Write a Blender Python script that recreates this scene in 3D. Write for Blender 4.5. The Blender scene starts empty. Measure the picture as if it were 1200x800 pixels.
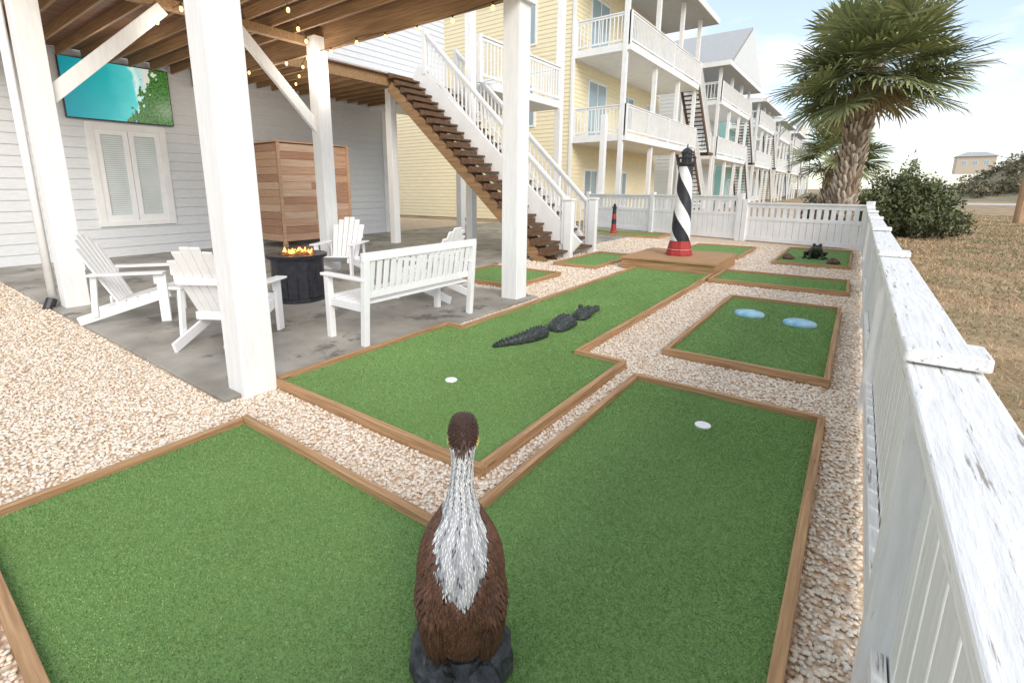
import bpy, math, random
import numpy as np
from mathutils import Vector, Matrix
random.seed(7); rng=np.random.default_rng(7)
S=bpy.context.scene
COL=S.collection
S.view_settings.view_transform='Standard'
try: S.view_settings.look='None'
except Exception: pass
S.view_settings.exposure=0

# ------------------------------------------------------------------ materials
def newmat(name):
    m=bpy.data.materials.new(name); m.use_nodes=True
    nt=m.node_tree; b=nt.nodes['Principled BSDF']
    return m,nt,b
def noise_mat(name,c1,c2,scale=(5,5,5),nscale=1.0,detail=6,rough=.7,bump=.15,r=(.35,.65),c3=None,c3t=.6,c3scale=(3,3,3),dist=.01,metal=0,rough_n=.6):
    m,nt,b=newmat(name); N=nt.nodes; L=nt.links
    tc=N.new('ShaderNodeTexCoord'); mp=N.new('ShaderNodeMapping'); mp.inputs['Scale'].default_value=scale
    L.new(tc.outputs['Object'],mp.inputs['Vector'])
    no=N.new('ShaderNodeTexNoise'); no.inputs['Scale'].default_value=nscale; no.inputs['Detail'].default_value=detail; no.inputs['Roughness'].default_value=rough_n
    L.new(mp.outputs[0],no.inputs['Vector'])
    cr=N.new('ShaderNodeValToRGB'); cr.color_ramp.elements[0].position=r[0]; cr.color_ramp.elements[1].position=r[1]
    cr.color_ramp.elements[0].color=(*c1,1); cr.color_ramp.elements[1].color=(*c2,1)
    L.new(no.outputs['Fac'],cr.inputs['Fac']); out=cr.outputs['Color']
    if c3 is not None:
        mp2=N.new('ShaderNodeMapping'); mp2.inputs['Scale'].default_value=c3scale; L.new(tc.outputs['Object'],mp2.inputs['Vector'])
        n2=N.new('ShaderNodeTexNoise'); n2.inputs['Scale'].default_value=1; n2.inputs['Detail'].default_value=8; n2.inputs['Roughness'].default_value=.7
        L.new(mp2.outputs[0],n2.inputs['Vector'])
        r2=N.new('ShaderNodeValToRGB'); r2.color_ramp.elements[0].position=c3t; r2.color_ramp.elements[1].position=min(1,c3t+.06)
        L.new(n2.outputs['Fac'],r2.inputs['Fac'])
        mx=N.new('ShaderNodeMixRGB'); mx.inputs['Color2'].default_value=(*c3,1)
        L.new(r2.outputs['Color'],mx.inputs['Fac']); L.new(out,mx.inputs['Color1']); out=mx.outputs[0]
    L.new(out,b.inputs['Base Color']); b.inputs['Roughness'].default_value=rough; b.inputs['Metallic'].default_value=metal
    if bump>0:
        bp=N.new('ShaderNodeBump'); bp.inputs['Strength'].default_value=bump; bp.inputs['Distance'].default_value=dist
        L.new(no.outputs['Fac'],bp.inputs['Height']); L.new(bp.outputs[0],b.inputs['Normal'])
    return m
def attr_mat(name,rough=.8,bump=0,bscale=200,spec=.3):
    m,nt,b=newmat(name); N=nt.nodes; L=nt.links
    a=N.new('ShaderNodeAttribute'); a.attribute_name='Col'
    L.new(a.outputs['Color'],b.inputs['Base Color']); b.inputs['Roughness'].default_value=rough
    b.inputs['Specular IOR Level'].default_value=spec
    if bump:
        no=N.new('ShaderNodeTexNoise'); no.inputs['Scale'].default_value=bscale; no.inputs['Detail'].default_value=4
        tc=N.new('ShaderNodeTexCoord'); L.new(tc.outputs['Object'],no.inputs['Vector'])
        bp=N.new('ShaderNodeBump'); bp.inputs['Strength'].default_value=bump; bp.inputs['Distance'].default_value=.01
        L.new(no.outputs['Fac'],bp.inputs['Height']); L.new(bp.outputs[0],b.inputs['Normal'])
    return m
def emis(name,col,s):
    m,nt,b=newmat(name); b.inputs['Base Color'].default_value=(*col,1); b.inputs['Emission Color'].default_value=(*col,1); b.inputs['Emission Strength'].default_value=s
    m.cycles.emission_sampling='NONE'; return m

WHITE=noise_mat('white_paint',(.80,.80,.79),(.88,.88,.87),(1,1,1),3,rough=.5,bump=.05)
PVC=noise_mat('white_poly_lumber',(.84,.84,.84),(.88,.88,.88),(1,1,1),8,rough=.35,bump=.02)
POST=noise_mat('weathered_white_post_paint',(.80,.80,.79),(.88,.88,.87),(9,9,1.2),3,rough=.55,bump=.3,c3=(.50,.48,.45),c3t=.67,c3scale=(22,22,1.6))
FENCEP=noise_mat('peeling_white_fence_paint',(.76,.76,.745),(.87,.87,.86),(14,1.5,14),3,rough=.6,bump=.7,c3=(.33,.30,.26),c3t=.585,c3scale=(60,3.5,60))
FENCEV=noise_mat('white_fence_board_paint',(.76,.76,.745),(.86,.86,.85),(14,14,1.5),3,rough=.6,bump=.3,c3=(.46,.43,.38),c3t=.64,c3scale=(40,40,4))
GREYSIDE=noise_mat('pale_grey_siding',(.64,.66,.68),(.70,.72,.74),(2,2,8),3,rough=.6,bump=.05)
YELSIDE=noise_mat('pale_yellow_siding',(.82,.73,.50),(.88,.79,.55),(1,1,4),2,rough=.6,bump=.03)
WC=((.26,.135,.06),(.60,.37,.19))
WOODX=noise_mat('treated_timber_grain_lengthwise',*WC,(1.5,40,40),1.5,detail=8,rough=.75,bump=.4,r=(.3,.72),c3=(.13,.07,.04),c3t=.62,c3scale=(3,30,30))
WOODY=noise_mat('treated_timber_grain_crosswise',*WC,(40,1.5,40),1.5,detail=8,rough=.75,bump=.4,r=(.3,.72),c3=(.13,.07,.04),c3t=.62,c3scale=(30,3,30))
JOIST=noise_mat('ceiling_joist_timber',(.21,.12,.055),(.36,.22,.105),(1.2,25,25),1.5,rough=.7,bump=.2)
DECKU=noise_mat('ceiling_deck_boards',(.12,.06,.032),(.23,.12,.062),(25,1.2,25),1.5,rough=.7,bump=.2)
STAIRW=noise_mat('stained_stair_timber',(.07,.034,.017),(.17,.09,.042),(10,10,10),2,rough=.7,bump=.2)
CED=[noise_mat('cedar_planks_%s'%n_,c1,c2,(18,1.0,25),1.6,detail=8,rough=.65,bump=.25,r=(.3,.7)) for n_,c1,c2 in(('tan',(.48,.27,.16),(.72,.47,.31)),('light',(.56,.36,.24),(.80,.58,.42)),('russet',(.36,.18,.11),(.58,.34,.22)))]
CEDAR=CED[0]
CONC=noise_mat('stained_concrete',(.20,.185,.155),(.44,.41,.36),(1,1,1),1.1,detail=9,rough=.5,bump=.1,r=(.35,.66),c3=(.14,.13,.11),c3t=.55,c3scale=(1.7,1.7,1.7))
BLACK=noise_mat('black_powder_coat',(.012,.012,.018),(.03,.03,.04),(3,3,3),5,rough=.4,bump=.03)
DARKGL=noise_mat('dark_screen_mesh',(.02,.025,.03),(.05,.055,.06),(3,3,3),2,rough=.2,bump=0)
RED=noise_mat('red_painted_wood',(.28,.022,.02),(.48,.045,.04),(9,9,9),4,rough=.5,bump=.15)
LHW=noise_mat('lighthouse_white',(.76,.76,.74),(.86,.86,.85),(4,4,4),4,rough=.5,bump=.08)
GATOR=noise_mat('dark_alligator_hide',(.010,.014,.014),(.065,.078,.075),(1,1,1),45,detail=6,rough=.45,bump=.9,dist=.008)
FROGM=noise_mat('dark_bronze_green_resin',(.010,.013,.010),(.055,.06,.045),(1,1,1),30,rough=.45,bump=.5)
ROCKM=noise_mat('dark_rock_resin',(.015,.017,.02),(.085,.09,.10),(1,1,1),18,detail=8,rough=.55,bump=1,dist=.02)
BLUE=noise_mat('pale_blue_pad_paint',(.16,.44,.64),(.50,.74,.86),(1,1,1),9,rough=.4,bump=.2)
CUPM=noise_mat('white_cup_plastic',(.84,.84,.84),(.9,.9,.9),(1,1,1),4,rough=.3,bump=0)
BRICKR=noise_mat('reddish_brown_stone',(.06,.03,.025),(.22,.10,.08),(1,1,1),14,rough=.7,bump=.7)
ROOFM=noise_mat('grey_shingles',(.36,.37,.38),(.50,.51,.52),(3,3,3),5,rough=.8,bump=.2)
TRUNK=attr_mat('palm_trunk_fibre',.9,.5,60)
LEAF=attr_mat('foliage_leaf',.5,spec=.5)
PEB=attr_mat('river_pebble',.55,.15,150,.4)
TURF=attr_mat('synthetic_turf',.8,.3,400,.2)
STRAW=attr_mat('dry_straw',.9)
FEATH=attr_mat('painted_feather_resin',.5,.5,140,.4)
YELB=noise_mat('yellow_beak_paint',(.50,.42,.10),(.80,.70,.28),(1,1,1),20,rough=.4,bump=.1)
BULB=emis('warm_bulb_glow',(1,.62,.22),2.6)
FLAME=emis('flame_glow',(1,.33,.05),6)
EMBER=noise_mat('lava_rock',(.06,.03,.02),(.55,.22,.06),(1,1,1),30,rough=.8,bump=.6)
WIRE=noise_mat('black_wire',(.01,.01,.01),(.02,.02,.02),rough=.6,bump=0)
def glass_mat(name,c=(.32,.42,.46)):
    m,nt,b=newmat(name); b.inputs['Base Color'].default_value=(*c,1); b.inputs['Roughness'].default_value=.08; b.inputs['Specular IOR Level'].default_value=.9
    return m
WGL=glass_mat('window_glass')
def blinds():
    m,nt,b=newmat('window_blinds'); N=nt.nodes;L=nt.links
    tc=N.new('ShaderNodeTexCoord'); w=N.new('ShaderNodeTexWave'); w.bands_direction='Z'; w.inputs['Scale'].default_value=7; w.inputs['Distortion'].default_value=0
    L.new(tc.outputs['Object'],w.inputs['Vector']); cr=N.new('ShaderNodeValToRGB')
    cr.color_ramp.elements[0].color=(.52,.60,.59,1); cr.color_ramp.elements[1].color=(.84,.88,.88,1); L.new(w.outputs['Fac'],cr.inputs['Fac'])
    n=N.new('ShaderNodeTexNoise'); n.inputs['Scale'].default_value=2.2; L.new(tc.outputs['Object'],n.inputs['Vector'])
    mx=N.new('ShaderNodeMixRGB'); mx.blend_type='MULTIPLY'; mx.inputs['Fac'].default_value=.3; L.new(cr.outputs[0],mx.inputs['Color1']); L.new(n.outputs['Fac'],mx.inputs['Color2'])
    L.new(mx.outputs[0],b.inputs['Base Color']); b.inputs['Roughness'].default_value=.12; return m
BLIND=blinds()

# ------------------------------------------------------------------ mesh builder
class MB:
    def __init__(s): s.v=[];s.f=[];s.c=[];s.mi=[];s.usecol=False;s.cm=0
    def add(s,vs,fs,col=None,mi=None):
        o=len(s.v); s.v+= [tuple(x) for x in vs]; s.f+=[tuple(i+o for i in f) for f in fs]
        s.mi+=[s.cm if mi is None else mi]*len(fs)
        if col is None: s.c+=[(.5,.5,.5)]*len(vs)
        else:
            s.usecol=True
            s.c+= list(col) if isinstance(col,list) else [col]*len(vs)
    def box(s,c,d,M=None,col=None,mi=None):
        c=Vector(c);hx,hy,hz=d[0]/2,d[1]/2,d[2]/2
        vs=[Vector((x,y,z)) for x in(-hx,hx) for y in(-hy,hy) for z in(-hz,hz)]
        if M is not None: vs=[M@v for v in vs]
        vs=[v+c for v in vs]
        s.add(vs,[(0,1,3,2),(4,6,7,5),(0,4,5,1),(2,3,7,6),(0,2,6,4),(1,5,7,3)],col,mi)
    def bb(s,x0,x1,y0,y1,z0,z1,**k): s.box(((x0+x1)/2,(y0+y1)/2,(z0+z1)/2),(abs(x1-x0),abs(y1-y0),abs(z1-z0)),**k)
    def beam(s,a,b,w,h,col=None,mi=None):
        a=Vector(a);b=Vector(b);d=b-a;l=d.length;y=d.normalized()
        x=y.cross(Vector((0,0,1)))
        if x.length<1e-3: x=Vector((1,0,0))
        x.normalize();z=x.cross(y)
        M=Matrix((x,y,z)).transposed()
        s.box((a+b)/2,(w,l,h),M,col,mi)
    def rings(s,rings,seg=16,cap=True,col=None,mi=None,twist=None):
        vs=[]
        for k,(cx,cy,cz,rx,ry) in enumerate(rings):
            tw=twist[k] if twist else 0
            for i in range(seg):
                a=2*math.pi*i/seg+tw; vs.append((cx+rx*math.cos(a),cy+ry*math.sin(a),cz))
        fs=[]
        for k in range(len(rings)-1):
            for i in range(seg):
                j=(i+1)%seg; fs.append((k*seg+i,k*seg+j,(k+1)*seg+j,(k+1)*seg+i))
        if cap:
            fs.append(tuple(reversed(range(seg)))); n=(len(rings)-1)*seg; fs.append(tuple(range(n,n+seg)))
        s.add(vs,fs,col,mi)
    def tube(s,pts,rad,seg=8,col=None,mi=None):
        pts=[Vector(p) for p in pts]; vs=[]
        for k,p in enumerate(pts):
            d=(pts[min(k+1,len(pts)-1)]-pts[max(k-1,0)]).normalized()
            u=d.cross(Vector((0,0,1)))
            if u.length<1e-2: u=Vector((1,0,0))
            u.normalize();w=u.cross(d); r=rad[k] if isinstance(rad,(list,tuple)) else rad
            r2=r if isinstance(r,(list,tuple)) else (r,r)
            for i in range(seg):
                a=2*math.pi*i/seg; vs.append(p+u*r2[0]*math.cos(a)+w*r2[1]*math.sin(a))
        fs=[]
        for k in range(len(pts)-1):
            for i in range(seg):
                j=(i+1)%seg; fs.append((k*seg+i,(k+1)*seg+i,(k+1)*seg+j,k*seg+j))
        fs.append(tuple(range(seg))); n=(len(pts)-1)*seg; fs.append(tuple(reversed(range(n,n+seg))))
        s.add(vs,fs,col,mi)
    def ell(s,c,r,seg=16,rg=10,M=None,col=None,mi=None,jit=0):
        vs=[];c=Vector(c)
        for k in range(rg+1):
            ph=math.pi*k/rg
            for i in range(seg):
                a=2*math.pi*i/seg; j=1+random.uniform(-jit,jit)
                v=Vector((r[0]*math.sin(ph)*math.cos(a)*j,r[1]*math.sin(ph)*math.sin(a)*j,r[2]*math.cos(ph)*j))
                if M is not None: v=M@v
                vs.append(v+c)
        fs=[]
        for k in range(rg):
            for i in range(seg):
                j=(i+1)%seg; fs.append((k*seg+i,(k+1)*seg+i,(k+1)*seg+j,k*seg+j))
        s.add(vs,fs,col,mi)
    def obj(s,name,mats,parent=None,smooth=False,bevel=0,loc=None,label=None,cat=None,group=None,kind=None,rz=0):
        me=bpy.data.meshes.new(name); me.from_pydata(s.v,[],s.f)
        if not isinstance(mats,(list,tuple)): mats=[mats]
        for m in mats: me.materials.append(m)
        me.polygons.foreach_set('material_index',s.mi)
        if smooth: me.polygons.foreach_set('use_smooth',[True]*len(me.polygons))
        if s.usecol:
            a=me.color_attributes.new('Col','FLOAT_COLOR','POINT')
            arr=np.ones((len(s.v),4),dtype=np.float32); arr[:,:3]=np.array(s.c); a.data.foreach_set('color',arr.ravel())
        me.update(); o=bpy.data.objects.new(name,me); COL.objects.link(o)
        if parent: o.parent=parent
        if loc: o.location=loc
        if rz: o.rotation_euler[2]=rz
        if bevel:
            b=o.modifiers.new('bevel','BEVEL'); b.width=bevel; b.segments=2; b.limit_method='ANGLE'
        meta(o,label,cat,group,kind); return o
def meta(o,label=None,cat=None,group=None,kind=None):
    if label:o['label']=label
    if cat:o['category']=cat
    if group:o['group']=group
    if kind:o['kind']=kind
def thing(name,loc,label,cat,rz=0,group=None,sc=1):
    e=bpy.data.objects.new(name,None); COL.objects.link(e); e.location=loc; e.rotation_euler[2]=rz; e.scale=(sc,sc,sc); e.empty_display_size=.2
    meta(e,label,cat,group); return e
def dup(e,loc,rz,label=None,sc=None):
    n=e.copy(); n.location=loc; n.rotation_euler[2]=rz; COL.objects.link(n)
    if sc: n.scale=(sc,sc,sc)
    if label:n['label']=label
    def rec(src,dst):
        for c in src.children:
            k=c.copy(); COL.objects.link(k); k.parent=dst; rec(c,k)
    rec(e,n); return n
def npmesh(name,V,F,C,mat,parent=None,kind=None,smooth=False,label=None,cat=None):
    me=bpy.data.meshes.new(name); nv=len(V);nf=len(F);k=F.shape[1]
    me.vertices.add(nv); me.vertices.foreach_set('co',V.astype(np.float32).ravel())
    me.loops.add(nf*k); me.loops.foreach_set('vertex_index',F.astype(np.int32).ravel())
    me.polygons.add(nf); me.polygons.foreach_set('loop_start',np.arange(0,nf*k,k,dtype=np.int32))
    me.update(calc_edges=True)
    me.polygons.foreach_set('use_smooth',np.full(nf,smooth))
    a=me.color_attributes.new('Col','FLOAT_COLOR','POINT'); arr=np.ones((nv,4),dtype=np.float32); arr[:,:3]=C; a.data.foreach_set('color',arr.ravel())
    me.materials.append(mat); me.validate(); me.update()
    o=bpy.data.objects.new(name,me); COL.objects.link(o)
    if parent:o.parent=parent
    meta(o,label,cat,None,kind); return o

# ------------------------------------------------------------------ camera
cam=bpy.data.cameras.new('camera'); co=bpy.data.objects.new('camera',cam); COL.objects.link(co)
cam.sensor_width=36; cam.lens=569/1200*36; cam.shift_x=.025; cam.shift_y=-.0475; cam.clip_start=.05; cam.clip_end=3000
co.location=(0,0,1.5); co.rotation_euler=(math.radians(90-12.1),0,math.radians(37.09)); S.camera=co

# ------------------------------------------------------------------ light
SUN_EL=math.radians(30); SUN_AZ=math.radians(122)
d=Vector((math.sin(SUN_AZ)*math.cos(SUN_EL),math.cos(SUN_AZ)*math.cos(SUN_EL),math.sin(SUN_EL)))
sl=bpy.data.lights.new('sun','SUN'); sl.energy=2.5; sl.angle=math.radians(30); sl.color=(1,.91,.80)
so=bpy.data.objects.new('sun',sl); COL.objects.link(so); so.rotation_euler=d.to_track_quat('Z','Y').to_euler()
W=bpy.data.worlds.new('World'); S.world=W; W.use_nodes=True; N=W.node_tree.nodes;L=W.node_tree.links
bg=N['Background']; sky=N.new('ShaderNodeTexSky'); sky.sky_type='NISHITA'; sky.sun_disc=False
sky.sun_elevation=SUN_EL; sky.sun_rotation=SUN_AZ; sky.air_density=1.0; sky.dust_density=.5; sky.ozone_density=1.4
tc=N.new('ShaderNodeTexCoord'); mp=N.new('ShaderNodeMapping'); mp.inputs['Scale'].default_value=(1.5,1.5,5.0); mp.inputs['Rotation'].default_value=(0.25,.2,0.5)
L.new(tc.outputs['Generated'],mp.inputs['Vector']); no=N.new('ShaderNodeTexNoise'); no.inputs['Scale'].default_value=2.8; no.inputs['Detail'].default_value=9; no.inputs['Roughness'].default_value=.5
L.new(mp.outputs[0],no.inputs['Vector']); cr=N.new('ShaderNodeValToRGB'); cr.color_ramp.elements[0].position=.46; cr.color_ramp.elements[1].position=.66
cr.color_ramp.elements[0].color=(.34,.34,.34,1); cr.color_ramp.elements[1].color=(.95,.95,.95,1)
L.new(no.outputs['Fac'],cr.inputs['Fac']); mx=N.new('ShaderNodeMixRGB'); mx.inputs['Color2'].default_value=(8.3,8.4,8.5,1)
br_=N.new('ShaderNodeMixRGB'); br_.blend_type='MULTIPLY'; br_.inputs['Fac'].default_value=1; br_.inputs['Color2'].default_value=(1.5,1.55,1.55,1)
L.new(sky.outputs[0],br_.inputs['Color1'])
L.new(cr.outputs[0],mx.inputs['Fac']); L.new(br_.outputs[0],mx.inputs['Color1']); L.new(mx.outputs[0],bg.inputs['Color']); bg.inputs['Strength'].default_value=.15

# ------------------------------------------------------------------ ground
def sheet(name,pts,z,mat,kind='structure'):
    m=MB(); m.add([(x,y,z) for x,y in pts],[tuple(range(len(pts)))]); return m.obj(name,mat,kind=kind)
FIELD=noise_mat('dry_field_grass',(.27,.19,.10),(.50,.36,.22),(1,1,1),1.3,detail=10,rough=.95,bump=.6,dist=.05,c3=(.18,.17,.08),c3t=.58,c3scale=(.35,.35,.35))
sheet('ground',[(-1500,-1500),(1500,-1500),(1500,1500),(-1500,1500)],-.03,FIELD)
def gravel_mat():
    m,nt,b=newmat('beige_pebble_gravel'); N=nt.nodes;L=nt.links
    tc=N.new('ShaderNodeTexCoord'); v=N.new('ShaderNodeTexVoronoi'); v.inputs['Scale'].default_value=42; L.new(tc.outputs['Object'],v.inputs['Vector'])
    sx=N.new('ShaderNodeSeparateColor'); L.new(v.outputs['Color'],sx.inputs[0])
    cr=N.new('ShaderNodeValToRGB'); e=cr.color_ramp.elements; e[0].color=(.52,.37,.26,1); e[1].color=(.88,.82,.72,1)
    for p,c in((.25,(.74,.58,.43,1)),(.5,(.83,.70,.55,1)),(.75,(.83,.72,.58,1))):
        q=e.new(p); q.color=c
    L.new(sx.outputs[0],cr.inputs['Fac'])
    r2=N.new('ShaderNodeValToRGB'); r2.color_ramp.elements[0].position=.3;r2.color_ramp.elements[0].color=(1,1,1,1); r2.color_ramp.elements[1].position=.8; r2.color_ramp.elements[1].color=(.70,.58,.47,1)
    L.new(v.outputs['Distance'],r2.inputs['Fac']); mx=N.new('ShaderNodeMixRGB'); mx.blend_type='MULTIPLY'; mx.inputs['Fac'].default_value=1
    L.new(cr.outputs[0],mx.inputs['Color1']);L.new(r2.outputs[0],mx.inputs['Color2']);L.new(mx.outputs[0],b.inputs['Base Color'])
    bp=N.new('ShaderNodeBump'); bp.invert=True; bp.inputs['Strength'].default_value=.6; bp.inputs['Distance'].default_value=.012
    L.new(v.outputs['Distance'],bp.inputs['Height']);L.new(bp.outputs[0],b.inputs['Normal']); b.inputs['Roughness'].default_value=.7
    return m
sheet('gravel_bed',[(-40,-4),(.2,-4),(.2,15.2),(-8.5,18),(-40,18)],-.003,gravel_mat())
m=MB(); m.bb(-13,-3.45,1.45,5.75,-.1,.025); m.bb(-13,-5.7,5.754,18,-.1,.025); m.obj('patio_pavement',CONC,kind='structure',bevel=.008)

# ------------------------------------------------------------------ greens
def turf_arrays(polyrects,z,dens):
    V=[];F=[];C=[]; n0=0
    base=np.array([.205,.355,.118])
    for (x0,x1,y0,y1) in polyrects:
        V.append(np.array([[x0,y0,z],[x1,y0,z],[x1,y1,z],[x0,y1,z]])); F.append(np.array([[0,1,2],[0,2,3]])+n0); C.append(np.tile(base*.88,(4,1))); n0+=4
        area=(x1-x0)*(y1-y0); n=int(area*dens)
        px=rng.uniform(x0,x1,n); py=rng.uniform(y0,y1,n); dd=np.hypot(px,py)
        keep=rng.uniform(0,1,n)<np.clip((3.2/np.maximum(dd,.5))**2,.06,1)
        px=px[keep];py=py[keep];dd=dd[keep];n=len(px)
        s=np.clip(dd/2.6,1,2.6)
        a=rng.uniform(0,2*np.pi,n); w=.0022*s; h=rng.uniform(.003,.006,n)*np.sqrt(s); lean=rng.uniform(.002,.007,n); la=rng.uniform(0,2*np.pi,n)
        A=np.stack([px+np.cos(a)*w,py+np.sin(a)*w,np.full(n,z)],1);B=np.stack([px-np.cos(a)*w,py-np.sin(a)*w,np.full(n,z)],1)
        T=np.stack([px+np.cos(la)*lean,py+np.sin(la)*lean,z+h],1)
        vv=np.stack([A,B,T],1).reshape(-1,3); V.append(vv); F.append(np.arange(3*n).reshape(-1,3)+n0); n0+=3*n
        patch=1+.07*np.sin(px*2.1+py*.7)*np.sin(py*1.7-px*.9)+.05*np.sin(px*6+1)*np.sin(py*5)
        br=(rng.uniform(.78,1.22,n)*patch)[:,None]; tint=np.stack([rng.uniform(.88,1.2,n),np.ones(n),rng.uniform(.8,1.2,n)],1)
        cc=base*br*tint; yel=rng.uniform(0,1,n)<.06; cc[yel]=np.array([.38,.48,.23])*br[yel]
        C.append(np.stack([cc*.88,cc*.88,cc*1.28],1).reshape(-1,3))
    return np.concatenate(V),np.concatenate(F),np.concatenate(C)
EXCL=[(-13.1,-3.43,1.43,5.77),(-13.1,-5.68,5.7,18)]
TW=.042
def green(rects,boards,label,dens=26000,cups=(),ztop=.07):
    e=thing('putting_green',(0,0,0),label,'putting green',group='mini golf holes')
    V,F,C=turf_arrays(rects,.03,dens); npmesh('turf',V,F,C,TURF,parent=e)
    for (a,b) in boards:
        jz=random.uniform(-.004,.004); q=MB()
        if abs(a[1]-b[1])<1e-6: q.box((0,0,0),(abs(b[0]-a[0])+TW,TW,ztop+.04)); q.obj('timber_edging',WOODX,parent=e,bevel=.004,loc=((a[0]+b[0])/2,a[1],ztop/2-.02+jz))
        else: q.box((0,0,0),(TW,abs(b[1]-a[1])-TW-.003,ztop+.04)); q.obj('timber_edging',WOODY,parent=e,bevel=.004,loc=(a[0],(a[1]+b[1])/2,ztop/2-.021+jz))
    for (cx,cy) in cups:
        c=MB(); c.rings([(0,0,-.002,.048,.048),(0,0,.006,.048,.048),(0,0,.008,.045,.045)],24); c.obj('cup',CUPM,parent=e,loc=(cx,cy,.032))
    for r in rects: EXCL.append((r[0]-.03,r[1]+.03,r[2]-.03,r[3]+.03))
    return e
def rectb(x0,x1,y0,y1): return [((x0,y0),(x1,y0)),((x0,y1),(x1,y1)),((x0,y0),(x0,y1)),((x1,y0),(x1,y1))]
green([(-2.98,-1.24,.13,1.37),(-1.24,-.02,.13,3.6)],
      [((-2.98,.13),(-.02,.13)),((-2.98,.13),(-2.98,1.37)),((-2.98,1.37),(-1.24,1.37)),((-1.24,1.37),(-1.24,3.6)),((-1.24,3.6),(-.02,3.6)),((-.02,.13),(-.02,3.6))],
      'L-shaped artificial turf putting green with brown timber edging on gravel',dens=55000,cups=[(-.615,3.09)])
green([(-3.45,-1.44,1.84,3.85),(-3.24,-1.88,3.85,9.0)],
      [((-3.45,1.84),(-1.44,1.84)),((-3.45,1.84),(-3.45,3.85)),((-1.44,1.84),(-1.44,3.85)),((-3.45,3.85),(-3.24,3.85)),((-1.88,3.85),(-1.44,3.85)),((-3.24,3.85),(-3.24,8.98)),((-1.88,3.85),(-1.88,8.98))],
      'long artificial turf putting green running up to the wooden platform',dens=42000,cups=[(-2.38,2.69)])
green([(-1.25,-.03,4.38,7.28)],rectb(-1.25,-.03,4.38,7.28),'rectangular putting green with two pale blue pads and timber edging',dens=36000)
green([(-1.80,.02,8.42,9.6)],rectb(-1.80,.02,8.42,9.6),'narrow putting green strip beside the wooden platform',dens=28000)
green([(-1.25,0.0,11.3,14.3)],rectb(-1.25,0.0,11.3,14.3),'putting green with dark frog figure near the white fence',dens=20000)
green([(-4.72,-3.85,8.5,10.6)],rectb(-4.72,-3.85,8.5,10.6),'small putting green between stair foot and wooden platform',dens=20000)
green([(-3.3,-1.95,11.5,13.8)],rectb(-3.3,-1.95,11.5,13.8),'putting green behind the wooden platform',dens=18000)
green([(-7.5,-4.8,15.1,16.4)],rectb(-7.5,-4.8,15.1,16.4),'far putting green beside the small red lighthouse',dens=18000)
green([(-5.5,-4.05,6.05,7.5)],rectb(-5.5,-4.05,6.05,7.5),'small putting green beside the patio and white post',dens=24000)
EXCL.append((-3.6,-1.8,8.95,10.8))

# ------------------------------------------------------------------ pebbles
def ico():
    t=(1+5**.5)/2
    v=np.array([(-1,t,0),(1,t,0),(-1,-t,0),(1,-t,0),(0,-1,t),(0,1,t),(0,-1,-t),(0,1,-t),(t,0,-1),(t,0,1),(-t,0,-1),(-t,0,1)],float); v/=np.linalg.norm(v[0])
    f=np.array([(0,11,5),(0,5,1),(0,1,7),(0,7,10),(0,10,11),(1,5,9),(5,11,4),(11,10,2),(10,7,6),(7,1,8),(3,9,4),(3,4,2),(3,2,6),(3,6,8),(3,8,9),(4,9,5),(2,4,11),(6,2,10),(8,6,7),(9,8,1)])
    return v,f
iv,iff=ico()
def pebbles(n):
    px=rng.uniform(-11,.19,n); py=rng.uniform(-.8,14.8,n)
    dd=np.hypot(px,py)
    keep=rng.uniform(0,1,n)<np.clip((4.3/np.maximum(dd,.5))**1.7,.10,1)
    for (a,b,c,d_) in EXCL: keep&=~((px>a)&(px<b)&(py>c)&(py<d_))
    keep&=(py>px*.05-.6)
    px=px[keep];py=py[keep];dd=dd[keep];n=len(px)
    sc=np.clip(dd/5.0,1,2.0)
    r=rng.uniform(.0075,.0135,n)*sc**.6
    R=np.stack([r*rng.uniform(.9,1.4,n),r*rng.uniform(.7,1.0,n),r*rng.uniform(.42,.62,n)],1)
    a=rng.uniform(0,2*np.pi,n); tl=rng.uniform(-.3,.3,n)
    P=iv[None]*R[:,None,:]*(1+rng.uniform(-.12,.12,(n,12,1)))
    x=P[...,0]*np.cos(tl)[:,None]-P[...,2]*np.sin(tl)[:,None]; z=P[...,0]*np.sin(tl)[:,None]+P[...,2]*np.cos(tl)[:,None]; y=P[...,1]
    ca=np.cos(a)[:,None];sa=np.sin(a)[:,None]
    V=np.stack([x*ca-y*sa+px[:,None],x*sa+y*ca+py[:,None],z+(R[:,2]*.5+rng.uniform(-.003,.004,n))[:,None]],2).reshape(-1,3)
    F=(iff[None]+12*np.arange(n)[:,None,None]).reshape(-1,3)
    pal=np.array([(.89,.79,.65),(.86,.72,.57),(.79,.62,.47),(.89,.85,.77),(.81,.69,.57),(.60,.44,.32),(.89,.80,.67),(.86,.75,.62),(.74,.68,.61)])
    c=pal[rng.choice(len(pal),n,p=[.2,.18,.09,.15,.1,.05,.11,.08,.04])]*rng.uniform(.88,1.04,n)[:,None]
    return V,F,np.repeat(c,12,0),n
V,F,C,npb=pebbles(600000)
npmesh('pebble_gravel',V,F,C,PEB,kind='stuff',smooth=True)

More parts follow.
